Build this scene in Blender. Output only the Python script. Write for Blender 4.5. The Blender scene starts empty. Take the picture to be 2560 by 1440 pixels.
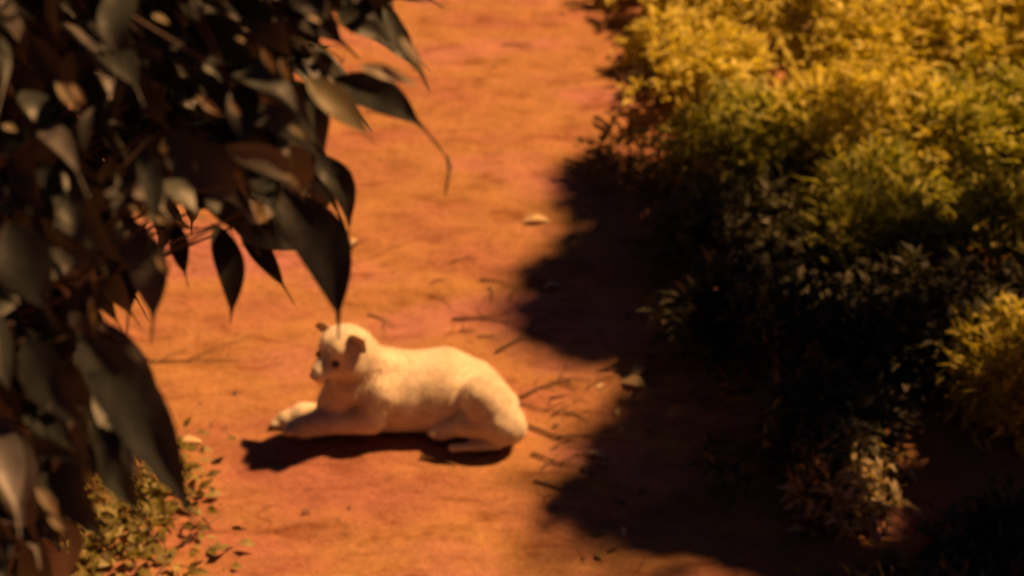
import bpy, math, random
import numpy as np
from mathutils import Vector, Matrix
R = math.radians
random.seed(7); rng = np.random.default_rng(11)
sc = bpy.context.scene
C = sc.collection

# ------------------------------------------------------------------ camera, sky, light
PITCH, DIST, HF = R(33), 8.0, R(12)
cam_loc = Vector((0, -DIST*math.cos(PITCH), DIST*math.sin(PITCH)))
cd = bpy.data.cameras.new('camera'); cam = bpy.data.objects.new('camera', cd); C.objects.link(cam)
cam.location = cam_loc; cam.rotation_euler = (R(90)-PITCH, 0, 0)
cd.sensor_width = 36; cd.lens = 18/math.tan(HF); cd.clip_end = 2000; cd.clip_start = .05
cd.dof.use_dof = True; cd.dof.focus_distance = 4.8; cd.dof.aperture_fstop = 3.1
sc.camera = cam
SUN_EL, SUN_AZ = R(53), R(64)          # azimuth measured from +Y towards +X
SD = Vector((math.cos(SUN_EL)*math.sin(SUN_AZ), math.cos(SUN_EL)*math.cos(SUN_AZ), math.sin(SUN_EL)))
w = bpy.data.worlds.new("World"); sc.world = w; w.use_nodes = True
nt = w.node_tree; bg = nt.nodes['Background']
sky = nt.nodes.new('ShaderNodeTexSky'); sky.sky_type = 'NISHITA'; sky.sun_disc = False
sky.sun_elevation = SUN_EL; sky.sun_rotation = SUN_AZ; sky.dust_density = 4
tint = nt.nodes.new('ShaderNodeMix'); tint.data_type = 'RGBA'; tint.blend_type = 'MULTIPLY'
tint.inputs[0].default_value = 1
tint.inputs[7].default_value = (.66, .64, 1.0, 1)       # town glow on the night sky
nt.links.new(sky.outputs[0], tint.inputs[6]); nt.links.new(tint.outputs[2], bg.inputs[0])
bg.inputs[1].default_value = .0043
sl = bpy.data.lights.new('sun', 'SUN'); sl.energy = 5.0; sl.angle = R(2.2); sl.color = (1, .50, .19)
so = bpy.data.objects.new('sun', sl); C.objects.link(so)
so.rotation_euler = SD.to_track_quat('Z', 'Y').to_euler(); so.location = (6, 6, 9)
sc.view_settings.view_transform = 'Standard'; sc.view_settings.look = 'None'
sc.view_settings.gamma = 1; sc.view_settings.exposure = .84
sc.cycles.pixel_filter_type = 'BLACKMAN_HARRIS'; sc.cycles.filter_width = 2.2

# ------------------------------------------------------------------ helpers
F = Vector((0, math.cos(PITCH), -math.sin(PITCH))); U = Vector((0, math.sin(PITCH), math.cos(PITCH)))
TH = math.tan(HF)
def ray(px, py): return F + Vector((1,0,0))*((px-1280)/1280*TH) + U*((720-py)/1280*TH)
def G(px, py, h=0.0):
    r = ray(px, py); return cam_loc + r*((h-cam_loc.z)/r.z)
def atY(px, py, Y):
    r = ray(px, py); return cam_loc + r*((Y-cam_loc.y)/r.y)
def atD(px, py, d):
    return cam_loc + ray(px, py)*d
def tag(o, label=None, cat=None, group=None, kind=None):
    if label: o['label'] = label
    if cat: o['category'] = cat
    if group: o['group'] = group
    if kind: o['kind'] = kind
    return o
def empty(name, loc, label, cat, group=None):
    o = bpy.data.objects.new(name, None); C.objects.link(o); o.location = loc
    o.empty_display_size = .1
    return tag(o, label, cat, group)
def mesh_np(name, V, Fc, mat, parent=None, smooth=True):
    me = bpy.data.meshes.new(name)
    V = np.asarray(V, float); 
    if parent is not None: V = V - np.array(parent.location)
    me.from_pydata(V.tolist(), [], Fc if isinstance(Fc, list) else Fc.tolist())
    if smooth: me.polygons.foreach_set('use_smooth', [True]*len(me.polygons))
    me.materials.append(mat); me.update()
    o = bpy.data.objects.new(name, me); C.objects.link(o)
    if parent is not None: o.parent = parent
    return o
class Tubes:
    def __init__(s): s.V = []; s.F = []
    def add(s, pts, rad, n=7):
        pts = [Vector(p) for p in pts]; base = len(s.V)
        for i, p in enumerate(pts):
            t = (pts[min(i+1, len(pts)-1)] - pts[max(i-1, 0)]).normalized()
            a = t.cross(Vector((.3, .2, .9))).normalized(); b = t.cross(a)
            for k in range(n):
                an = 2*math.pi*k/n
                s.V.append(tuple(p + (a*math.cos(an)+b*math.sin(an))*rad[i]))
        for i in range(len(pts)-1):
            for k in range(n):
                s.F.append([base+i*n+k, base+i*n+(k+1)%n, base+(i+1)*n+(k+1)%n, base+(i+1)*n+k])
        s.F.append([base+k for k in range(n)][::-1]); s.F.append([base+(len(pts)-1)*n+k for k in range(n)])
    def branch(s, a, b, r0, r1, wob=.04, n=7, seg=7):
        a = Vector(a); b = Vector(b); L = (b-a).length; pts = []; rad = []
        for i in range(seg+1):
            t = i/seg; q = a.lerp(b, t)
            if 0 < i < seg: q += Vector([random.uniform(-1, 1)*wob*L for _ in range(3)])
            pts.append(q); rad.append(r0+(r1-r0)*t)
        s.add(pts, rad, n); return pts
    def build(s, name, mat, parent=None): return mesh_np(name, s.V, s.F, mat, parent)

# ------------------------------------------------------------------ materials
def nodes(name):
    m = bpy.data.materials.new(name); m.use_nodes = True
    t = m.node_tree; p = t.nodes['Principled BSDF']; return m, t, p
def ramp(t, fac, stops):
    r = t.nodes.new('ShaderNodeValToRGB'); e = r.color_ramp.elements
    while len(e) < len(stops): e.new(.5)
    for k, (pos, c) in enumerate(stops):
        e[k].position = pos; e[k].color = (*c, 1)
    t.links.new(fac, r.inputs[0]); return r.outputs[0]
def noise(t, scale, detail=6, rough=.6, vec=None, dist=0):
    n = t.nodes.new('ShaderNodeTexNoise'); n.inputs['Scale'].default_value = scale
    n.inputs['Detail'].default_value = detail; n.inputs['Roughness'].default_value = rough
    n.inputs['Distortion'].default_value = dist
    if vec: t.links.new(vec, n.inputs['Vector'])
    return n.outputs[0]
def noise_col(t, scale, vec):
    n = t.nodes.new('ShaderNodeTexNoise'); n.inputs['Scale'].default_value = scale; t.links.new(vec, n.inputs['Vector']); return n.outputs[1]
def mix(t, fac, a, b, mode='MIX'):
    m = t.nodes.new('ShaderNodeMix'); m.data_type = 'RGBA'; m.blend_type = mode
    for i, v in ((0, fac), (6, a), (7, b)):
        if isinstance(v, (int, float)): m.inputs[i].default_value = v
        elif isinstance(v, tuple): m.inputs[i].default_value = (*v, 1)
        else: t.links.new(v, m.inputs[i])
    return m.outputs[2]
def bump(t, p, h, strength, dist=.01):
    b = t.nodes.new('ShaderNodeBump'); b.inputs['Strength'].default_value = strength
    b.inputs['Distance'].default_value = dist
    t.links.new(h, b.inputs['Height']); t.links.new(b.outputs[0], p.inputs['Normal'])
def leaf_mat(name, stops, rough=.55, spec=.3, transl=.38, sat=1.4):
    m, t, p = nodes(name)
    g = t.nodes.new('ShaderNodeNewGeometry'); tc = t.nodes.new('ShaderNodeTexCoord')
    c = ramp(t, g.outputs['Random Per Island'], stops)
    n = noise(t, 22, 4, .6, tc.outputs['Object'])
    c = mix(t, 1, c, ramp(t, n, [(.3, (.72, .72, .72)), (.7, (1.15, 1.12, 1.0))]), 'MULTIPLY')
    t.links.new(c, p.inputs['Base Color']); p.inputs['Roughness'].default_value = rough
    p.inputs['Specular IOR Level'].default_value = spec
    wv = t.nodes.new('ShaderNodeTexWave'); wv.inputs['Scale'].default_value = 9; wv.inputs['Distortion'].default_value = 9; t.links.new(tc.outputs['Object'], wv.inputs['Vector'])
    bump(t, p, mix(t, .35, noise(t, 60, 5, .7, tc.outputs['Object']), wv.outputs[0]), .5, .004)
    tr = t.nodes.new('ShaderNodeBsdfTranslucent'); t.links.new(mix(t, 1, c, (sat, sat, .5), 'MULTIPLY'), tr.inputs[0])
    ms = t.nodes.new('ShaderNodeMixShader'); ms.inputs[0].default_value = transl
    t.links.new(p.outputs[0], ms.inputs[1]); t.links.new(tr.outputs[0], ms.inputs[2])
    t.links.new(ms.outputs[0], t.nodes['Material Output'].inputs[0])
    return m
def bark_mat(name, a, b):
    m, t, p = nodes(name); tc = t.nodes.new('ShaderNodeTexCoord')
    n = noise(t, 30, 6, .7, tc.outputs['Object'])
    t.links.new(ramp(t, n, [(.3, a), (.7, b)]), p.inputs['Base Color']); p.inputs['Roughness'].default_value = .85
    bump(t, p, n, .6); return m
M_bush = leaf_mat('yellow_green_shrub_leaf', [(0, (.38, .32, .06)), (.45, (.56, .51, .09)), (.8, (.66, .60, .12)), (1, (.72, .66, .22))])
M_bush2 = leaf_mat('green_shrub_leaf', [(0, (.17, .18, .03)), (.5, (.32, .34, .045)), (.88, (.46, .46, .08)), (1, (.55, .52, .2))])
M_shadebush = leaf_mat('shade_darkened_shrub_leaf', [(0, (.04, .042, .03)), (.6, (.085, .09, .05)), (1, (.16, .15, .10))], transl=.2)  # leaf colour lowered to paint in the deep shade on these shrubs
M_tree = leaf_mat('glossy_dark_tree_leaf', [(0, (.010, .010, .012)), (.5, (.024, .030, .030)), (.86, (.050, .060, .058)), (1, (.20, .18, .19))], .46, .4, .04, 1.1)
M_glint = leaf_mat('pale_glint_leaf', [(0, (.14, .13, .08)), (1, (.34, .30, .23))], .5, .4, .2)  # glints and lit spots painted as a pale leaf colour
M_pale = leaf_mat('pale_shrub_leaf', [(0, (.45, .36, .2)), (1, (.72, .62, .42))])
M_dry = leaf_mat('dry_leaf', [(0, (.5, .38, .22)), (1, (.62, .5, .32))], .7, .2, .1)
M_cover = leaf_mat('ground_cover_leaf', [(0, (.11, .09, .025)), (.6, (.20, .18, .045)), (1, (.40, .37, .18))])
M_stem = bark_mat('shrub_stem', (.08, .05, .035), (.2, .14, .1))
M_bark = bark_mat('tree_bark', (.05, .035, .028), (.14, .10, .08))
M_twig = bark_mat('dry_twig_bark', (.10, .05, .03), (.2, .11, .06))

# ------------------------------------------------------------------ ground
def vnoise(x, y, seed=0):
    xi = np.floor(x).astype(int); yi = np.floor(y).astype(int); fx = x-xi; fy = y-yi
    fx = fx*fx*(3-2*fx); fy = fy*fy*(3-2*fy)
    def h(a, b):
        v = np.sin(a*127.1+b*311.7+seed*74.7)*43758.5453; return v-np.floor(v)
    return ((h(xi, yi)*(1-fx)+h(xi+1, yi)*fx)*(1-fy)+(h(xi, yi+1)*(1-fx)+h(xi+1, yi+1)*fx)*fy)*2-1
def ground_h(x, y):
    x = np.asarray(x, float); y = np.asarray(y, float)
    h = .012*vnoise(x*1.7, y*2.3, 1)+.008*vnoise(x*5, y*8, 2)+.006*vnoise(x*11, y*18, 3)+.0035*vnoise(x*26, y*36, 4)
    d = np.sqrt((x+.25)**2/.35+(y+.55)**2/.12)           # flattened where the dog lies
    flat = np.clip((d-.6)/1.2, 0, 1); far = np.clip(1.5-np.hypot(x, y)/40, 0, 1)
    return h*(.35+.65*flat)*far-.004
def build_ground():
    n = 420; u = np.linspace(-1, 1, n)
    ax = np.sinh(u*6.2)/np.sinh(6.2)*400
    ax = np.sign(u)*(np.abs(u)*4.2 + (np.exp(np.clip(np.abs(u)-.72, 0, 1)*22)-1)*.85)
    X, Y = np.meshgrid(ax, ax); Z = ground_h(X, Y)
    V = np.stack([X.ravel(), Y.ravel(), Z.ravel()], 1)
    i = np.arange(n*n).reshape(n, n)
    Q = np.stack([i[:-1, :-1].ravel(), i[:-1, 1:].ravel(), i[1:, 1:].ravel(), i[1:, :-1].ravel()], 1)
    m, t, p = nodes('packed_red_dirt'); tc = t.nodes.new('ShaderNodeTexCoord')
    mp = t.nodes.new('ShaderNodeMapping'); mp.inputs['Scale'].default_value = (1, 2.4, 1)
    t.links.new(tc.outputs['Object'], mp.inputs[0]); v = mp.outputs[0]
    big = noise(t, .9, 3, .5, v); mid = noise(t, 5, 6, .65, v, .6); fine = noise(t, 38, 8, .75, tc.outputs['Object'])
    c = ramp(t, big, [(.36, (.315, .135, .095)), (.5, (.35, .19, .08)), (.64, (.37, .165, .15))])
    c = mix(t, 1, c, ramp(t, mid, [(.33, (.64, .52, .45)), (.46, (.96, .94, .93)), (.7, (1.16, 1.16, 1.13))]), 'MULTIPLY')
    c = mix(t, 1, c, ramp(t, fine, [(.3, (.78, .74, .7)), (.55, (1, 1, 1)), (.75, (1.15, 1.16, 1.16))]), 'MULTIPLY')
    vo = t.nodes.new('ShaderNodeTexVoronoi'); vo.feature = 'DISTANCE_TO_EDGE'; vo.inputs['Scale'].default_value = 5.5
    wv = mix(t, .16, tc.outputs['Object'], t.nodes[0].outputs[0] if False else noise_col(t, 4, tc.outputs['Object'])); t.links.new(wv, vo.inputs['Vector'])
    crk = ramp(t, vo.outputs['Distance'], [(0, (.55, .45, .4)), (.022, (1, 1, 1))])
    patch = ramp(t, noise(t, 1.7, 3, .6, tc.outputs['Object']), [(.5, (0, 0, 0)), (.62, (1, 1, 1))])
    c = mix(t, 1, c, mix(t, patch, (1, 1, 1), crk), 'MULTIPLY')
    gr = noise(t, 120, 3, .8, tc.outputs['Object'])
    c = mix(t, 1, c, ramp(t, gr, [(.32, (.72, .66, .62)), (.5, (1, 1, 1)), (.72, (1.2, 1.22, 1.25))]), 'MULTIPLY')
    t.links.new(c, p.inputs['Base Color']); p.inputs['Roughness'].default_value = .92
    p.inputs['Specular IOR Level'].default_value = .15
    hm = mix(t, .55, mid, fine); bump(t, p, hm, .55, .02)
    o = mesh_np('ground', V, Q, m); tag(o, 'orange red packed dirt path and soil', 'ground', kind='structure')
build_ground()

# ------------------------------------------------------------------ small leaves by the thousand
def leaf_cloud(P, Dn, Nn, L, W, fold=.25):
    """P base points, Dn leaf direction, Nn approx normal; arrays. 6 verts, 4 faces per leaf"""
    S = np.cross(Dn, Nn); S /= np.linalg.norm(S, axis=1)[:, None]+1e-9; N2 = np.cross(S, Dn)
    L = L[:, None]; W = W[:, None]
    v0 = P; v1 = P+Dn*L*.42+S*W*.5+N2*W*fold; v2 = P+Dn*L*.42-S*W*.5+N2*W*fold
    v3 = P+Dn*L-N2*L*.15; v4 = P+Dn*L*.5
    V = np.stack([v0, v1, v2, v3, v4], 1).reshape(-1, 3)
    b = np.arange(len(P))*5
    T = np.concatenate([np.stack([b, b+1, b+4], 1), np.stack([b+1, b+3, b+4], 1), np.stack([b+4, b+3, b+2], 1), np.stack([b, b+4, b+2], 1)])
    return V, T
def unit(a): return a/(np.linalg.norm(a, axis=1)[:, None]+1e-9)
def foliage_points(lobes, dens, sprig=6, spread=.05, zmin=.03):
    """sprigs of leaves through the shell of each lobe, broken up into clumps"""
    Ps = []; Os = []
    for (x, y, z, rx, ry, rz) in lobes:
        n = int(dens*(rx*ry+rx*rz+ry*rz))
        d = unit(rng.normal(size=(n, 3)))
        lump = 1+.13*np.sin(d[:, 0]*7+x*9)*np.sin(d[:, 1]*6+y*7)+.11*np.sin(d[:, 2]*9+x*5+d[:, 0]*11)
        r = (1-np.abs(rng.normal(0, .16, n)))*lump
        p = np.array([x, y, z])+d*r[:, None]*np.array([rx, ry, rz])
        k = (vnoise(p[:, 0]*5+p[:, 2]*4, p[:, 1]*5-p[:, 2]*3, 9) > -.42) & (p[:, 2] > zmin)
        Ps.append(p[k]); Os.append(d[k])
    P = np.concatenate(Ps); O = np.concatenate(Os)
    Q = np.repeat(P, sprig, 0); D0 = np.repeat(O, sprig, 0)
    Q = Q+rng.normal(0, spread*.5, Q.shape)
    D = unit(D0*.7+rng.normal(0, .75, Q.shape)*np.array([1, 1, .7])+np.array([.1, 0, .1]))
    N = unit(rng.normal(0, .4, Q.shape)+np.array([.45, .15, 1.1])+D0*.15)
    return Q, D, N
def shrub(name, label, base, lobes, mat, dens=900, L=.05, W=.024, group='shrubs along the right side of the path', stems=7, cat='shrub', sprig=6):
    root = empty(name, (base[0], base[1], 0), label, cat, group)
    Q, D, N = foliage_points(lobes, dens, sprig)
    V, T = leaf_cloud(Q, D, N, L*rng.uniform(.6, 1.3, len(Q)), W*rng.uniform(.7, 1.3, len(Q)))
    V[:, 2] = np.maximum(V[:, 2], .012)
    mesh_np('foliage', V, T, mat, root, False)
    tb = Tubes()
    for (x, y, z, rx, ry, rz) in lobes:
        for k in range(max(2, stems//len(lobes))):
            bx, by = base[0]+(x-base[0])*.6+random.uniform(-.06, .06), base[1]+(y-base[1])*.6+random.uniform(-.06, .06)
            tip = (x+random.uniform(-.7, .7)*rx, y+random.uniform(-.7, .7)*ry, z+random.uniform(-.4, .3)*rz)
            pts = tb.branch((bx, by, -.03), tip, .013, .003, .05)
            for q in pts[3:-1]:
                tb.branch(q, q+Vector((random.uniform(-.12, .12), random.uniform(-.12, .12), random.uniform(.0, .04))), .004, .0015, .05, 5, 4)
    tb.build('stem', M_stem, root)
    return root

def low_shrub(label, x, y, r, h, mat, dens=1500, L=.064, n=5):
    """several overlapping low lobes round (x, y)"""
    rs = random.Random(int((x*31+y*17)*100)); lobes = [(x, y, h*.45, r*.8, r*.8, h*.55)]
    for k in range(n):
        a = 2*math.pi*(k+rs.random()*.6)/n; q = r*rs.uniform(.45, .7); hh = h*rs.uniform(.7, 1.05)
        lobes.append((x+q*math.cos(a), y+q*math.sin(a), hh*.5, r*rs.uniform(.3, .45), r*rs.uniform(.3, .45), hh*.5))
    return shrub('shrub', label, (x, y), lobes, mat, dens, L, stems=14)
for a in (
  ('yellow low shrub at the far edge of the path, first in the sunny row', .66, 1.38, .32, .22, M_bush),
  ('yellow shrub bordering the path near the top of the frame, left of the brightest growth', .76, 2.12, .40, .24, M_bush),
  ('farthest yellow shrub at the path side, cut by the top of the frame', .94, 3.1, .56, .3, M_bush),
  ('bright golden shrub one step in from the path', 1.42, 1.45, .46, .42, M_bush),
  ('brightest golden shrub in the middle of the lit mass', 1.62, 2.3, .56, .5, M_bush),
  ('golden shrub in the far background at top centre of the lit mass', 1.95, 3.3, .7, .5, M_bush),
  ('golden shrub beside the frame edge below the top corner', 2.15, 1.55, .46, .45, M_bush),
  ('golden shrub filling the top corner of the frame', 2.7, 2.5, .66, .5, M_bush),
  ('shrub with brown hollows where golden growth turns to shade', 1.22, .72, .40, .36, M_bush),
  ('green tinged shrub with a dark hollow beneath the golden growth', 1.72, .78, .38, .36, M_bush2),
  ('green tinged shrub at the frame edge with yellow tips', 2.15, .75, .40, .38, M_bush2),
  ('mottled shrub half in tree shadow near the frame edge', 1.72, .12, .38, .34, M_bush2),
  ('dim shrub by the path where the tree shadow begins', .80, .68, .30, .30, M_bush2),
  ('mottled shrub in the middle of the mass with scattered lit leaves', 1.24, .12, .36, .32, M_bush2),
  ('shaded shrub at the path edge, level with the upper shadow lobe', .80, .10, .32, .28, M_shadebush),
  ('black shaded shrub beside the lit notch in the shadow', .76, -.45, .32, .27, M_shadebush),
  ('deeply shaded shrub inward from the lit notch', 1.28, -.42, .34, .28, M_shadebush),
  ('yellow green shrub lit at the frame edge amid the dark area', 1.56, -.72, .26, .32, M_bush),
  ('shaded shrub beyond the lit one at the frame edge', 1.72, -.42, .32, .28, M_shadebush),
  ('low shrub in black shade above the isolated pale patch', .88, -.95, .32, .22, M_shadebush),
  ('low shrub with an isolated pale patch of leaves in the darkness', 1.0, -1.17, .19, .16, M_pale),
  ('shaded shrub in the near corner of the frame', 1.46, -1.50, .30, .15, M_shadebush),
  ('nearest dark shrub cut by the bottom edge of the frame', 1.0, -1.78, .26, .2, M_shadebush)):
    low_shrub(*a)
shrub('leafy_sprig', 'pale leafy sprig leaning over the path edge above the shadow', (.62, .75),
      [(.40, .76, .07, .13, .12, .08)], M_cover, 1500, group=None, stems=4, cat='plant')

# ------------------------------------------------------------------ dog (smooth union of tapered capsules -> surface nets)
def surface_nets(fn, lo, hi, h):
    lo = np.array(lo); n = np.ceil((np.array(hi)-lo)/h).astype(int)+1
    g = [lo[i]+np.arange(n[i])*h for i in range(3)]
    Pt = np.stack(np.meshgrid(*g, indexing='ij'), -1)
    f = fn(Pt.reshape(-1, 3)).reshape(n)
    c = np.zeros(n-1); acc = np.zeros((*(n-1), 3)); ins = f < 0
    offs = [(a, b, d) for a in (0, 1) for b in (0, 1) for d in (0, 1)]
    def sub(A, o): return A[o[0]:A.shape[0]-1+o[0], o[1]:A.shape[1]-1+o[1], o[2]:A.shape[2]-1+o[2]]
    for o in offs:
        for ax in range(3):
            if o[ax] == 0:
                o2 = list(o); o2[ax] = 1; o2 = tuple(o2)
                fa, fb = sub(f, o), sub(f, o2); cr = (fa < 0) != (fb < 0)
                t = np.where(cr, fa/(fa-fb+1e-12), 0)
                pos = np.zeros((*(n-1), 3)); pos[..., 0] = o[0]; pos[..., 1] = o[1]; pos[..., 2] = o[2]; pos[..., ax] = t
                acc += np.where(cr[..., None], pos, 0); c += cr
    act = c > 0; idx = -np.ones(n-1, int); idx[act] = np.arange(act.sum())
    ii = np.argwhere(act); V = lo+(ii+acc[act]/c[act][:, None])*h
    Fs = []
    for ax in range(3):
        o = [slice(1, -1)]*3; a = [slice(None)]*3
        b1, b2 = (ax+1) % 3, (ax+2) % 3
        s0 = [slice(1, n[k]-1) for k in range(3)]; s1 = list(s0); s0[ax] = slice(0, n[ax]-1); s1[ax] = slice(1, n[ax])
        ia, ib = ins[tuple(s0)], ins[tuple(s1)]; cr = np.argwhere(ia != ib); flip = ia[ia != ib]
        cr = cr+np.array([0 if k == ax else 1 for k in range(3)])
        def at(d1, d2):
            q = cr.copy(); q[:, b1] += d1; q[:, b2] += d2; return idx[q[:, 0], q[:, 1], q[:, 2]]
        q = np.stack([at(-1, -1), at(0, -1), at(0, 0), at(-1, 0)], 1)
        q[~flip] = q[~flip][:, ::-1]; Fs.append(q)
    return V, np.concatenate(Fs)

YD = G(1050, 1052).y                     # depth of the dog's mid plane
PX = .00125*1.0                          # metres per photo pixel at the dog
def dp(px, py, dy): return np.array(atY(px, py, YD+dy))
caps = []                                # (a, b, ra, rb, blend)
def cap(a, b, ra, rb, k=.03): caps.append((np.array(a), np.array(b), ra, rb, k))
# torso
cap(dp(992, 978, .0), dp(1105, 976, .02), .124, .124, .03)
cap(dp(1105, 976, .02), dp(1170, 993, .015), .124, .112, .03)
cap(dp(1170, 993, .015), dp(1205, 1012, .0), .108, .090, .03)
cap(dp(950, 975, -.02), dp(940, 1010, -.03), .100, .078, .03)   # shoulders
cap(dp(880, 955, -.06), dp(835, 1012, -.05), .070, .052, .035)  # chest
# neck and ruff
cap(dp(978, 962, 0), dp(905, 912, -.035), .098, .072, .03)
# head: skull, brow, cheeks, muzzle
HC = dp(866, 872, -.06)
cap(HC, HC+np.array([.016, .02, -.018]), .073, .068, .03)
MZ = HC+np.array([-.076, -.074, -.034])
cap(HC+np.array([-.03, -.03, -.012]), MZ, .048, .026, .022)
cap(HC+np.array([-.03, -.03, -.034]), MZ+np.array([.006, .008, -.014]), .040, .021, .015)
for sgn in (-1, 1):
    rr = np.array([-.70, .71, 0])*sgn
    cap(HC+rr*.036+np.array([-.012, -.012, -.024]), HC+rr*.030+np.array([.012, .012, -.03]), .042, .044, .025)
    cap(HC+rr*.026+np.array([-.034, -.033, .030]), HC+rr*.03+np.array([-.01, -.01, .036]), .026, .030, .02)
# hind quarters: near thigh, shank, foot
cap(dp(1215, 1000, -.09), dp(1262, 1062, -.13), .075, .062, .02)
cap(dp(1245, 1052, -.13), dp(1165, 1062, -.125), .052, .038, .015)
cap(dp(1265, 1088, -.10), dp(1190, 1100, -.135), .034, .024, .012)
cap(dp(1165, 1062, -.125), dp(1105, 1077, -.11), .034, .026, .012)
cap(dp(1105, 1077, -.11), dp(1090, 1081, -.11), .026, .020, .010)
# far thigh
cap(dp(1225, 1000, .08), dp(1265, 1030, .09), .07, .055, .03)
# fore legs, near: upper arm, forearm, paw
cap(dp(950, 985, -.085), dp(925, 1044, -.115), .062, .046, .018)
cap(dp(925, 1046, -.115), dp(800, 1058, -.10), .044, .035, .018)
cap(dp(800, 1058, -.10), dp(762, 1066, -.11), .035, .034, .014)
cap(dp(762, 1066, -.11), dp(732, 1070, -.115), .033, .024, .010)
# far fore leg
cap(dp(930, 1010, .04), dp(850, 1038, .0), .050, .034, .025)
cap(dp(850, 1034, .0), dp(755, 1036, -.01), .040, .032, .018)
cap(dp(755, 1036, -.01), dp(715, 1050, -.02), .032, .028, .014)
cap(dp(715, 1052, -.02), dp(694, 1059, -.025), .028, .019, .010)
# tail curled round behind the thigh
cap(dp(1270, 1045, .02), dp(1298, 1075, -.06), .03, .020, .015)
cap(dp(1298, 1075, -.07), dp(1245, 1108, -.15), .024, .018, .01)
cap(dp(1245, 1108, -.15), dp(1130, 1120, -.175), .018, .010, .01)
# brow, chest fur, toes
for (bx, by, bd) in ((728, 1078, -.13), (722, 1076, -.112), (724, 1080, -.15)):
    cap(dp(bx, by, bd), dp(bx-12, by+1, bd), .013, .010, .004)
for (bx, by, bd) in ((690, 1062, -.04), (683, 1063, -.02), (688, 1060, .0)):
    cap(dp(bx, by, bd), dp(bx-10, by+1, bd), .012, .009, .004)
for (bx, by, bd) in ((1092, 1076, -.095), (1088, 1081, -.115), (1094, 1086, -.13)):
    cap(dp(bx, by, bd), dp(bx-12, by+1, bd), .012, .009, .004)
# keep everything on the ground
def dog_sdf(P):
    f = np.full(len(P), 10.)
    for a, b, ra, rb, k in caps:
        ab = b-a; t = np.clip(((P-a)@ab)/(ab@ab+1e-9), 0, 1)
        d = np.linalg.norm(P-a-t[:, None]*ab, axis=1)-(ra+(rb-ra)*t)
        h = np.clip(.5+.5*(f-d)/k, 0, 1); f = f*(1-h)+d*h-k*h*(1-h)
    # eye sockets
    for e in EYES:
        d = np.linalg.norm(P-e, axis=1)-.011; h = np.clip(.5-.5*(f+d)/.008, 0, 1)
        f = f*(1-h)-d*h+.008*h*(1-h)
    f = f+.0022*vnoise(P[:, 0]*26+P[:, 1]*9, P[:, 2]*26+P[:, 1]*17, 5)
    return np.maximum(f, .002-P[:, 2])
# head frame: forward to the muzzle
fw = Vector(MZ-HC).normalized(); rt = fw.cross(Vector((0, 0, 1))).normalized(); upv = rt.cross(fw)
hd = lambda f, r, u: np.array(Vector(HC)+fw*f+rt*r+upv*u)
EYES = [hd(.072, -.037, .020), hd(.072, .037, .020)]
lo = np.min([np.minimum(c[0], c[1])-max(c[2], c[3])-.03 for c in caps], 0); hi = np.max([np.maximum(c[0], c[1])+max(c[2], c[3])+.03 for c in caps], 0)
lo[2] = -.01
DV, DF = surface_nets(dog_sdf, lo, hi, .0055)
m, t, p = nodes('cream_fur'); tc = t.nodes.new('ShaderNodeTexCoord')
n1 = noise(t, 9, 5, .6, tc.outputs['Object']); n2 = noise(t, 130, 4, .7, tc.outputs['Object'])
c = ramp(t, n1, [(.3, (.60, .50, .36)), (.6, (.78, .69, .54))])
c = mix(t, 1, c, ramp(t, n2, [(.3, (.85, .84, .82)), (.7, (1.06, 1.06, 1.06))]), 'MULTIPLY')
t.links.new(c, p.inputs['Base Color']); p.inputs['Roughness'].default_value = .9
p.inputs['Specular IOR Level'].default_value = .15
p.inputs['Sheen Weight'].default_value = .3; bump(t, p, n2, .5, .004)
M_fur = m
dog_base = (G(1000, 1060).x, YD, 0)
dog = empty('dog', dog_base, 'cream white dog lying on the orange dirt path with forelegs stretched out', 'dog')
body = mesh_np('body', DV, DF, M_fur, dog)
# short fur strands
def fur():
    n = 34000; Vv = DV; f = DF
    cen = Vv[f].mean(1); e1 = Vv[f[:, 2]]-Vv[f[:, 0]]; e2 = Vv[f[:, 3]]-Vv[f[:, 1]]; nn = np.cross(e1, e2)
    ar = np.linalg.norm(nn, axis=1); nn /= ar[:, None]+1e-12; ar = ar/ar.sum()
    k = rng.choice(len(f), n, p=ar); P = cen[k]+rng.normal(0, .002, (n, 3)); N = nn[k]
    keep = np.linalg.norm(P-np.array(MZ), axis=1) > .03; keep &= P[:, 2] > .006
    for e in EYES: keep &= np.linalg.norm(P-e, axis=1) > .016
    P = P[keep]; N = N[keep]
    flow = unit(np.array([.8, .1, -.35])+rng.normal(0, .35, P.shape))
    D = unit(N*.55+flow*.9-N*(flow*N).sum(1)[:, None]*.9)
    L = rng.uniform(.006, .012, len(P))*(1+.7*np.exp(-((P[:, 0]-float(dp(900, 0, 0)[0]))/.09)**2)*(P[:, 2] > .1)); S = unit(np.cross(D, N))*.0007
    P0 = P-N*.001
    V = np.stack([P0-S, P0+S, P0+D*L[:, None]], 1).reshape(-1, 3)
    mesh_np('fur', V, np.arange(len(V)).reshape(-1, 3), M_fur, dog, False)
fur()
def ellip(name, loc, rad, mat, parent, rot=None, n=14):
    V = []; Fc = []
    for i in range(n//2+1):
        th = math.pi*i/(n//2)
        for j in range(n):
            ph = 2*math.pi*j/n
            v = Vector((rad[0]*math.sin(th)*math.cos(ph), rad[1]*math.sin(th)*math.sin(ph), rad[2]*math.cos(th)))
            if rot: v = rot @ v
            V.append(tuple(v+Vector(loc)))
    for i in range(n//2):
        for j in range(n):
            Fc.append([i*n+j, (i+1)*n+j, (i+1)*n+(j+1) % n, i*n+(j+1) % n])
    return mesh_np(name, V, Fc, mat, parent)
m, t, p = nodes('dark_wet_eye'); p.inputs['Base Color'].default_value = (.09, .04, .018, 1); p.inputs['Roughness'].default_value = .35; M_eye = m
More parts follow.
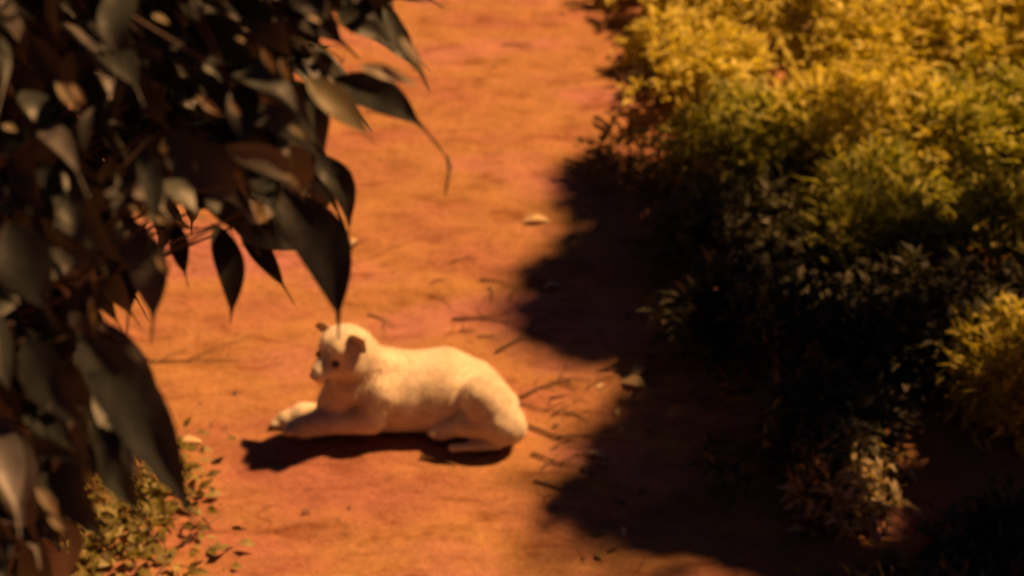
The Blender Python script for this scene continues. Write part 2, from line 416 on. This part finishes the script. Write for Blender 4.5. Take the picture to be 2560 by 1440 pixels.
m, t, p = nodes('brown_nose'); n1 = noise(t, 200, 2); t.links.new(ramp(t, n1, [(.3, (.10, .05, .045)), (.7, (.2, .11, .1))]), p.inputs['Base Color']); p.inputs['Roughness'].default_value = .4; M_nose = m
for e in EYES: ellip('eye', e, (.0115,)*3, M_eye, dog)
HR = Matrix((rt, fw, upv)).transposed()
ellip('nose', Vector(MZ)+fw*.023+upv*.006, (.014, .010, .011), M_nose, dog, HR)
tb = Tubes(); q = [hd(.108+.014*math.cos(a), .025*math.sin(a), -.024) for a in np.linspace(-1.7, 1.7, 9)]
tb.add([Vector(v) for v in q], [.003]*9, 6); tb.build('lips', M_nose, dog)
# ears: folded flaps with thickness
def ear(root, tipv, wdir, W, thick=.008, bd=.35):
    root = Vector(root); tipv = Vector(tipv); wdir = Vector(wdir).normalized(); ax = tipv-root
    nrm = ax.cross(wdir).normalized(); n = 9; V = []; Fc = []; mcols = 7
    for s in (1, -1):
        for i in range(n):
            t = i/(n-1); ww = W*(1-t**1.9)*(.8+.5*math.sin(t*2.4))+.002
            bend = nrm*(-bd*ax.length*t*t)
            for j in range(mcols):
                u = j/(mcols-1)*2-1
                V.append(tuple(root+ax*t+bend+wdir*ww*u*.5+nrm*(s*thick*.5*(1-u*u*.8)*(1-.5*t)-abs(u)*.012)))
    o = n*mcols
    for i in range(n-1):
        for j in range(mcols-1):
            a = i*mcols+j; Fc.append([a, a+1, a+mcols+1, a+mcols]); Fc.append([o+a+mcols, o+a+mcols+1, o+a+1, o+a])
        for j in (0, mcols-1):
            a = i*mcols+j; Fc.append([a, a+mcols, o+a+mcols, o+a])
    mesh_np('ear', V, Fc, M_fur, dog)
for sg, tipv in ((-1, hd(-.030, -.098, .085)), (1, hd(-.010, .122, .036))):
    rootv = hd(-.012, sg*.048, .040)
    ear(rootv, tipv, Vector(tipv-rootv).cross(fw), .066, bd=.08)

# ------------------------------------------------------------------ foreground tree, seen from above and close
tree = empty('broadleaf_tree', (-2.3, -4.3, 0), 'broadleaf tree whose dark glossy pointed leaves hang over the path in front of the dog', 'tree')
tv, tf = [], []
def big_leaf(base, tip, width, nrm, droop=.12, tail=.22, fold=.22, curl=0.0, n=13, twist=0.0):
    """a lance-shaped leaf with a long drip tip, folded along its midrib"""
    base = Vector(base); tip = Vector(tip); ax = tip-base; L = ax.length; nrm = Vector(nrm)
    side = ax.cross(nrm).normalized(); up = side.cross(ax).normalized(); b0 = len(tv); d = ax/L
    for i in range(n):
        t = i/(n-1); tb_ = 1-tail
        if t < tb_:
            s = t/tb_; prof = math.sin(math.pi*min(1, s)**.82)**.85*(1-.12*s)
        else: prof = 0
        prof = max(prof, .06 if t < .97 else .03)
        c = base+ax*t+up*(math.sin(math.pi*t)*droop*L)+side*(curl*L*math.sin(math.pi*t))
        a = twist*(t-.5); sd = side*math.cos(a)+up*math.sin(a); uu = up*math.cos(a)-side*math.sin(a)
        hw = width*.5*prof; wave = .05*width*math.sin(t*11+b0)
        for u in (-1, -.5, 0, .5, 1):
            tv.append(tuple(c+sd*hw*u+uu*(abs(u)*hw*fold*2*(.6)+wave*u*u*prof)))
    for i in range(n-1):
        for j in range(4):
            a = b0+i*5+j; tf.append([a, a+1, a+6, a+5])
to_cam = -F
def key(bx, by, tx, ty, wpx, d, dt=0.0, nx=0, ny=0, **k):
    a = atD(bx, by, d); b = atD(tx, ty, d+dt); k['curl'] = -k.get('curl', 0)
    w = wpx/1280*TH*d*.84
    big_leaf(a, b, w, to_cam+Vector((nx, 0, ny)), **k)
    return a
keys = [
 (835, 195, 1118, 395, 118, 3.3, dict(curl=.10, tail=.30, droop=.05)),
 (960, 20, 1076, 235, 62, 3.4, dict(tail=.25)),
 (880, -20, 1065, 195, 92, 3.5, dict(curl=.05)),
 (700, 120, 930, 330, 150, 3.9, dict(nx=.9, ny=.9)),
 (470, 190, 815, 420, 210, 3.2, dict(curl=.16, tail=.1)),
 (640, 300, 870, 590, 150, 3.6, dict(curl=.1)),
 (700, 470, 846, 850, 175, 3.3, dict(curl=.13, tail=.14, droop=.04)),
 (600, 560, 738, 765, 70, 3.7, dict(curl=.03)),
 (540, 560, 575, 812, 95, 3.5, dict(curl=.10, tail=.12)),
 (440, 560, 472, 722, 62, 3.6, dict()),
 (330, 560, 378, 860, 130, 3.2, dict(curl=.10)),
 (250, 820, 330, 930, 50, 3.5, dict()),
 (200, 830, 487, 1315, 190, 3.0, dict(curl=.05, tail=.1, droop=.02)),
 (240, 800, 440, 1190, 150, 3.2, dict(curl=.05)),
 (120, 900, 330, 1250, 170, 3.15, dict(ny=.3)),
 (230, 1060, 388, 1338, 120, 3.1, dict(curl=.0)),
 (60, 850, 250, 1120, 150, 3.0, dict(nx=-.6, ny=.9)),
 (20, 560, 150, 830, 190, 2.9, dict(nx=-.3, ny=.9)),
 (120, 420, 270, 690, 150, 3.1, dict(ny=.9)),
 (520, 420, 650, 640, 150, 3.4, dict(ny=.5)),
 (250, 0, 540, 180, 170, 3.3, dict(ny=.9)),
 (560, 20, 760, 130, 110, 3.5, dict(ny=.9)),
 (100, 1120, 300, 1400, 130, 3.1, dict()),
 (760, 130, 900, 260, 80, 3.4, dict(ny=.5)),
 (700, 200, 812, 400, 120, 3.3, dict(curl=.15, tail=.1)),
 (770, 380, 872, 590, 90, 3.5, dict(curl=.18, tail=.1)),
 (560, 500, 860, 640, 140, 3.7, dict(curl=-.05)),
 (420, 330, 640, 560, 180, 3.2, dict(ny=.4)),
 (620, 380, 800, 560, 150, 3.4, dict(ny=.3)),
 (960, -60, 1110, 20, 90, 3.6, dict()),
 (840, 20, 1000, 130, 90, 3.3, dict(ny=.3)),
 (930, 90, 1078, 180, 60, 3.8, dict(nx=1.2, ny=.6)),
 (10, 1050, 110, 1400, 150, 3.0, dict()),
 (700, -40, 900, 150, 130, 3.3, dict()),
 (880, 60, 1075, 225, 110, 3.7, dict(nx=1.1, ny=.9, curl=.06)),
]
bases = []
for kx in keys:
    *a, o = kx; bases.append(key(*a, **o))
# tails on the two longest drip tips
tb = Tubes()
tb.add([atD(1118, 390, 3.3), atD(1124, 420, 3.3), atD(1118, 455, 3.3), atD(1112, 492, 3.3)], [.003, .0026, .002, .0008], 6)
region = [(-260, -500), (1250, -500), (1090, -10), (1000, 60), (930, 150), (800, 190), (760, 250), (800, 340), (800, 430), (855, 540), (830, 600), (700, 610), (600, 590), (440, 600), (385, 660), (370, 850), (290, 890), (330, 1010), (400, 1160), (380, 1240), (300, 1260), (240, 1250), (230, 1340), (150, 1440), (100, 1800), (-260, 1800)]
def inside(x, y, poly=region):
    c = False; j = len(poly)-1
    for i in range(len(poly)):
        xi, yi = poly[i]; xj, yj = poly[j]
        if (yi > y) != (yj > y) and x < (xj-xi)*(y-yi)/(yj-yi)+xi: c = not c
        j = i
    return c
cnt = 0
while cnt < 1500:
    x = random.uniform(-260, 1150); y = random.uniform(-500, 1600); d = random.uniform(3.0, 4.3)
    L = random.uniform(120, 310); an = R(random.gauss(62-22*max(0, min(1, (x-450)/400)), 22))
    x2, y2 = x+L*math.cos(an), y+L*math.sin(an)
    xm, ym = (x+x2)/2, (y+y2)/2
    if not (inside(x, y) and inside(x2, y2) and inside(xm+22, ym) and inside(xm-18, ym+18)): continue
    gap = cnt < 9999 and any((xm-gx)**2+(ym-gy)**2 < r*r for gx, gy, r in ((175, 240, 45), (690, 150, 35), (865, 285, 55), (545, 260, 25)))
    if gap: continue
    key(x, y, x2, y2, random.uniform(60, 118), d, random.uniform(-.15, .25), random.gauss(0, .8), random.gauss(.4, .7),
        curl=random.uniform(-.08, .12), twist=random.uniform(-1, 1))
    if cnt % 3 == 0: bases.append(atD(x, y, d))
    cnt += 1
# the rest of the crown, above and beside the frame
hub = Vector((-1.55, -3.7, 3.9))
for k in range(2600):
    dx = Vector((random.gauss(0, .85), random.gauss(0, .75), random.gauss(0, .55)))
    b = hub+Vector((.35, .25, .75))+dx
    # keep out of the picture
    q = b-cam_loc; zf = q.dot(F)
    if zf > -.3 and abs(q.x) < max(.1, zf)*TH*1.15+.25 and abs(q.dot(U)) < max(.1, zf)*TH*.66+.30: continue
    if (b-cam_loc).length < 1.1: continue
    if b.z < 2.2: continue
    dr = Vector((random.gauss(.1, .5), random.gauss(0, .5), -.8)).normalized()
    big_leaf(b, b+dr*random.uniform(.14, .22), random.uniform(.04, .06), (random.gauss(0, 1), random.gauss(0, 1), .8), n=7)
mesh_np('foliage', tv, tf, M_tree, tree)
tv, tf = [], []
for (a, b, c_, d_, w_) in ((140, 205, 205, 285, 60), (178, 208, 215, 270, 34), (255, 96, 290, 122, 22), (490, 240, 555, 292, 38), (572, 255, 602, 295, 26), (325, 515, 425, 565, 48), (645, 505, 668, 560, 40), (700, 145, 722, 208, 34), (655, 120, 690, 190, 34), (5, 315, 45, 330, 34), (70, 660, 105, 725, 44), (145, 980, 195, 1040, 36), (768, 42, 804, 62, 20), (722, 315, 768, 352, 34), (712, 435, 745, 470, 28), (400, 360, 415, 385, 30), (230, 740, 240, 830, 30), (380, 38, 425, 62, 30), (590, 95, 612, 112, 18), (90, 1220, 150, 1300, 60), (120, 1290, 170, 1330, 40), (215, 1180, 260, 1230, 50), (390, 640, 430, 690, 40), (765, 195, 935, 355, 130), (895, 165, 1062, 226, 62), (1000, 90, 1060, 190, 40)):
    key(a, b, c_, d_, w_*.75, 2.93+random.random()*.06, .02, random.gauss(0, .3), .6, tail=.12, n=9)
mesh_np('glint_leaves', tv, tf, M_glint, tree)  # pale leaves set where glints and light through the crown show

# trunk and limbs
trunk = Tubes(); trunk.add([(-2.3, -4.3, -.1), (-2.33, -4.32, .5), (-2.2, -4.25, 1.4), (-2.05, -4.1, 2.3), (-1.9, -3.95, 3.1), (-1.7, -3.8, 4.0), (-1.5, -3.6, 5.0)], [.17, .13, .115, .10, .085, .06, .025], 14)
trunk.build('trunk', M_bark, tree)
LM = (((-1.15, -3.6, 3.1), (-1.98, -4.03, 2.7)), ((-1.05, -3.9, 2.35), (-2.12, -4.18, 1.9)), ((-.8, -3.3, 3.25), (-1.9, -3.95, 3.1)), ((-1.2, -4.2, 1.95), (-2.2, -4.25, 1.5)), ((-.6, -3.5, 4.4), (-1.7, -3.8, 4.0)), ((-1.9, -3.0, 4.2), (-1.7, -3.8, 4.0)))
limbs = []
for tgt, src in LM:
    lt = Tubes(); limbs.append((lt, lt.branch(src, tgt, .035, .012, .03, 8, 9)[4:]))
for b in bases:
    b = Vector(b); lt, j = min(((l, q) for l, qs in limbs for q in qs), key=lambda e: (e[1]-b).length)
    if (j-b).length < .9: lt.branch(j, b, .006, .0018, .03, 5, 6)
base_i = len(limbs[2][0].V); limbs[2][0].V += tb.V; limbs[2][0].F += [[v+base_i for v in f] for f in tb.F]
for lt, _ in limbs: lt.build('branch', M_bark, tree)

# ------------------------------------------------------------------ tree standing off to the side whose crown shades the front shrubs and the path edge
shade = empty('shade_tree', (3.6, .9, 0), 'tree with a wide leafy crown whose shadow blackens the path edge beside the dog', 'tree')
def shadow_point(px, py, h=0.0):
    q = G(px, py, h); return q - SD*(h/SD.z)
outline = [shadow_point(*a) for a in ((1640, 270, .2), (1560, 360, .05), (1500, 395), (1440, 440), (1470, 520), (1530, 560), (1400, 640), (1335, 700), (1370, 730), (1315, 790), (1370, 850), (1470, 890), (1570, 880), (1625, 905), (1625, 985), (1570, 1050), (1500, 1070), (1495, 1130), (1470, 1190), (1400, 1240), (1370, 1275), (1480, 1310), (1600, 1335), (1750, 1375), (1880, 1420), (1990, 1520), (2200, 1900), (2900, 1900, .2), (2900, 730, .3), (2500, 710, .3), (2250, 715, .3), (2080, 690, .3), (1930, 640, .3), (1830, 540, .3), (1780, 390, .3), (1720, 300, .3))]
half = [shadow_point(*a) for a in ((1740, 280, .3), (1900, 330, .3), (2100, 260, .3), (2230, 250, .35), (2300, 420, .35), (2560, 330, .35), (2900, 400, .35), (2900, 800, .3), (2500, 700, .3), (2100, 660, .3), (1900, 580, .3), (1830, 430, .3))]
half2 = [shadow_point(*a) for a in ((1370, 1275), (1480, 1310), (1600, 1335), (1750, 1375), (1880, 1420), (1960, 1520), (1960, 1760), (1250, 1760), (1290, 1400), (1320, 1330))]
HX2 = [(q.x, q.y) for q in half2]
fr = random.Random(5)
flecks = [(shadow_point(fr.uniform(1720, 2480), fr.uniform(480, 800), .3), fr.uniform(.0, .035)) for _ in range(22)]
OX = [(q.x, q.y) for q in outline]; HX = [(q.x, q.y) for q in half]
holes = [(shadow_point(2400, 850, .3), .11), (shadow_point(2540, 760, .3), .17), (shadow_point(2440, 930, .25), .05), (shadow_point(2090, 1135, .13), .05), (shadow_point(2180, 1165, .13), .08), (shadow_point(2270, 1185, .13), .07), (shadow_point(1690, 600, .2), .04)]+flecks
tv, tf = [], []
x0, x1 = min(q[0] for q in OX+HX), max(q[0] for q in OX+HX); y0, y1 = min(q[1] for q in OX+HX+HX2), max(q[1] for q in OX+HX)
P = []; cnt = 0
while cnt < 24000:
    x, y = random.uniform(x0, x1), random.uniform(y0, y1)
    if inside(x, y, HX2):
        if random.random() < .986: continue
    elif not inside(x, y, OX):
        if not inside(x, y, HX) or float(vnoise(np.array(x*4.), np.array(y*4.), 3)) < .0 or random.random() < .97: continue
    if any((x-h.x)**2+(y-h.y)**2 < (r+.035)**2 for h, r in holes): continue
    if random.random() < .45 and x < .45: x += random.gauss(0, .045); y += random.gauss(0, .035)
    zz = random.uniform(1.5, 4.3); c = Vector((x, y, 0))+SD*(zz/SD.z)
    if c.z < cam_loc.z-(c.y-cam_loc.y)*math.tan(PITCH-R(6.85))+.22: continue
    P.append(c); cnt += 1
P = np.array(P); D = unit(rng.normal(0, 1, P.shape)*np.array([1, 1, .6])+np.array([0, 0, -.3])); N = unit(rng.normal(0, .45, P.shape)+np.array(SD))
L = rng.uniform(.11, .17, len(P))
tv, tf = leaf_cloud(P-D*L[:, None]*.5, D, N, L, L*.55)
mesh_np('foliage', tv, tf, M_tree, shade)
tb2 = Tubes(); tb2.add([(3.6, .9, -.1), (3.62, .92, .6), (3.5, .85, 1.5), (3.3, .75, 2.3), (3.0, .6, 2.8)], [.15, .11, .09, .07, .05], 12)
tb2.build('trunk', M_bark, shade)
tb2 = Tubes()
for k in range(26):
    a = random.choice(outline[:27]); c = Vector((a.x, a.y, 0))*.8+Vector((.9, -.4, 0))*.2+SD*(random.uniform(2.6, 4.0)/SD.z)
    tb2.branch((3.0+random.uniform(-.1, .3), .6, random.uniform(2.3, 2.8)), c, .02, .004, .04, 6, 6)
tb2.build('branch', M_bark, shade)

# ------------------------------------------------------------------ low plants bottom left, under the tree
def low_plant(px, py, label, n=60, r=.13, L=.05, mat=M_cover):
    b = G(px, py); root = empty('low_plant', (b.x, b.y, 0), label, 'plant', 'low plants at the near edge of the path')
    P = np.array([b.x, b.y, .03])+rng.normal(0, 1, (n, 3))*np.array([r, r, .03]); P[:, 2] = np.abs(P[:, 2])+.012
    D = unit(rng.normal(0, 1, (n, 3))*np.array([1, 1, .3])); N = unit(rng.normal(0, .35, (n, 3))+np.array([0, 0, 1]))
    V, T = leaf_cloud(P, D, N, L*rng.uniform(.7, 1.3, n), L*.55*rng.uniform(.8, 1.2, n), .12)
    V[:, 2] = np.maximum(V[:, 2], .012)
    mesh_np('foliage', V, T, mat, root, False)
    s = Tubes()
    for k in range(7):
        s.branch((b.x, b.y, 0), (b.x+random.gauss(0, r*.8), b.y+random.gauss(0, r*.8), .05), .003, .0015, .05, 5, 4)
    s.build('stem', M_stem, root)
low_plant(330, 1270, 'yellowish leafy low plant just below the longest hanging leaf tip', 170, .10, .055)
low_plant(215, 1380, 'pale green low plant at the bottom edge under the tree', 160, .12, .05)
low_plant(450, 1200, 'sparse low plant closest to the dog near the leaf tip', 45, .07, .04)
low_plant(90, 1430, 'low plant in the bottom corner beneath the dark leaves', 140, .12, .06)
low_plant(420, 1390, 'thin low plant at the bottom edge beside bare dirt', 60, .12, .045)

# ------------------------------------------------------------------ litter on the path
lf = None
def fallen(px, py, L, rot, label, group=None, mat=M_dry, wr=.4):
    n = 7; V = []; Fc = []
    for i in range(n):
        t = i/(n-1); hw = L*wr*.5*math.sin(math.pi*min(1, t*.97+.015))**.8
        for u in (-1, 0, 1): V.append(((t-.5)*L, hw*u, abs(u)*hw*.35+.010*math.sin(t*math.pi)*L/.06))
    for i in range(n-1):
        for j in range(2): a = i*3+j; Fc.append([a, a+1, a+4, a+3])
    o = mesh_np('fallen_leaf', V, Fc, mat); g = G(px, py)
    o.location = (g.x, g.y, float(ground_h(g.x, g.y))+.003); o.rotation_euler = (random.uniform(-.15, .15), random.uniform(-.1, .1), rot)
    return tag(o, label, 'leaf', group)
fallen(1340, 552, .10, .1, 'pale fallen leaf alone in the middle of the path beyond the dog', wr=.3)
fallen(885, 600, .06, .9, 'yellowish fallen leaf just past the hanging leaf edge', wr=.5)
fallen(470, 1108, .09, .1, 'pale dry leaf beside the long hanging leaf at near left')
fallen(478, 1168, .06, .4, 'small yellow fallen leaf under the long hanging leaf tip', mat=M_cover)
fallen(1490, 1140, .07, -.5, 'pale leaf lying at the ragged edge of the shadow near the dog')
fallen(1600, 925, .075, .6, 'pink pale leaf at the lit notch between the two shadows', wr=.6)
fallen(1585, 960, .08, -.3, 'brownish leaf lying below the pink one in the lit notch', wr=.6)
fallen(250, 1362, .045, .2, 'small whitish leaf among the low plants at the bottom', wr=.7)
fallen(1380, 715, .07, .2, 'grey pink leaf at the tip of the upper shadow')
for k in range(16):
    px, py = random.uniform(420, 1500), random.uniform(60, 1420)
    if 640 < px < 1330 and 800 < py < 1130: continue
    fallen(px, py, random.uniform(.015, .035), random.uniform(0, 6), 'tiny dry leaf scrap lying on the bare dirt', 'tiny leaf scraps on the path', M_twig)
def twig(pts, r, label, group=None, lift=.004):
    tb = Tubes(); P = []
    for (px, py) in pts:
        g = G(px, py); P.append(Vector((g.x, g.y, float(ground_h(g.x, g.y))+lift+r)))
    c = P[0].copy(); e = empty('dry_twig', c, label, 'twig', group) if False else None
    tb.add([p-c for p in P], [r*(1-.6*i/(len(P)-1)) for i in range(len(P))], 6)
    for i in range(1, len(P)-1):
        if random.random() < .7:
            d = (P[i+1]-P[i]).length; s = random.choice((-1, 1)); dv = (P[i+1]-P[i]).normalized(); sv = Vector((-dv.y, dv.x, 0))*s
            tb.add([P[i]-c, P[i]-c+(dv+sv*.8)*d*.5+Vector((0, 0, .004)), P[i]-c+(dv*1.5+sv)*d*.8+Vector((0, 0, .006))], [r*.6, r*.45, r*.25], 5)
    o = tb.build('dry_twig', M_twig); o.location = c
    return tag(o, label, 'twig', group)
twig([(1130, 800), (1200, 792), (1260, 800), (1330, 830), (1380, 850)], .004, 'long dark twig curving along the path just beyond the dog')
twig([(1290, 1000), (1350, 968), (1430, 945), (1480, 950)], .004, 'forked twig in place of a branch shadow beside the rump pointing into the lit notch')  # this and the next four twigs stand in for branch shadows
twig([(1290, 1005), (1360, 1025), (1440, 1030)], .0035, 'short twig in place of a stick shadow under the forked one by the rump')
twig([(1320, 1065), (1390, 1090), (1460, 1090), (1530, 1080)], .005, 'thicker twig in place of a stick shadow reaching from the tail side into the shadow')
twig([(1330, 1135), (1400, 1160), (1450, 1165)], .004, 'twig in place of a stick shadow on pinkish dirt close to the shadow edge')
twig([(1335, 1205), (1400, 1222), (1450, 1205)], .004, 'lowest twig in place of a stick shadow of those between dog and shadow')
twig([(1050, 1145), (1100, 1152), (1145, 1165)], .005, 'single dark twig lying just in front of the hind paw')
twig([(330, 900), (400, 908), (470, 902), (600, 900)], .004, 'thin twig beside the hanging leaves left of the head')
twig([(1240, 880), (1290, 850), (1340, 800), (1400, 770)], .004, 'dark twig rising from behind the back toward the upper shadow')
for k in range(10):
    px, py = random.uniform(500, 1500), random.uniform(100, 1430)
    if 620 < px < 1330 and 780 < py < 1140: continue
    a = random.gauss(0, .5); l = random.uniform(25, 60)
    twig([(px, py), (px+l*math.cos(a), py+l*.4*math.sin(a)), (px+2*l*math.cos(a+.2), py+2*l*.4*math.sin(a+.2))], .0028, 'thin dark twig in place of a fine shadow on the bare dirt', 'thin twigs scattered on the path')

for k in range(34):  # fine twigs added to draw the thin dark shadow lines
    px, py = (random.uniform(1290, 1510), random.uniform(930, 1230)) if k < 20 else (random.uniform(1060, 1420), random.uniform(640, 860))
    if (px < 1330 and py > 1000) or (px < 1290 and py > 850): continue
    a = random.gauss(-.2, .55); l = random.uniform(20, 48)
    twig([(px, py), (px+l*math.cos(a), py+l*.6*math.sin(a)), (px+2*l*math.cos(a+.3), py+2*l*.6*math.sin(a+.3))], random.uniform(.0016, .003), 'thin dark twig in place of a fine shadow on the bare dirt', 'thin twigs scattered on the path')
for k in range(22):
    py = random.uniform(60, 1400); px = 1560+random.gauss(0, 45)
    fallen(px, py, random.uniform(.02, .05), random.uniform(0, 6), 'tiny dry leaf scrap lying on the bare dirt', 'tiny leaf scraps on the path', random.choice((M_dry, M_twig, M_cover)))
def grit():
    n = 9000; x = rng.uniform(-1.9, 1.0, n); y = rng.uniform(-1.7, 3.2, n); z = ground_h(x, y)
    keep = vnoise(x*3.2, y*4.1, 21)+rng.normal(0, .35, n) > 0; keep &= ~((x > -.75) & (x < .1) & (y > -.75) & (y < -.2)); x, y, z = x[keep], y[keep], z[keep]; n = len(x)
    r = .0016+.0045*rng.random(n)**4
    base = np.array([[1, 0, 0], [-.5, .87, 0], [-.5, -.87, 0], [.1, .05, 1.0], [0, 0, -.6]])
    V = []
    a = rng.uniform(0, 6.28, n); ca, sa = np.cos(a), np.sin(a)
    B = base[None]*r[:, None, None]*rng.uniform(.7, 1.4, (n, 5, 1))
    X = B[..., 0]*ca[:, None]-B[..., 1]*sa[:, None]+x[:, None]; Y = B[..., 0]*sa[:, None]+B[..., 1]*ca[:, None]+y[:, None]; Z = B[..., 2]*.7+z[:, None]+r[:, None]*.2
    V = np.stack([X, Y, Z], -1).reshape(-1, 3); b = np.arange(n)*5
    T = np.concatenate([np.stack([b+i, b+j, b+k], 1) for i, j, k in ((0, 1, 3), (1, 2, 3), (2, 0, 3), (1, 0, 4), (2, 1, 4), (0, 2, 4))])
    tag(mesh_np('grit', V, T, leaf_mat('grit_stone', [(0, (.16, .07, .04)), (.6, (.33, .17, .09)), (1, (.55, .4, .28))], .9, .2, 0), None, False), 'fine grit and crumbs of red soil strewn over the path', 'grit', kind='stuff')
grit()
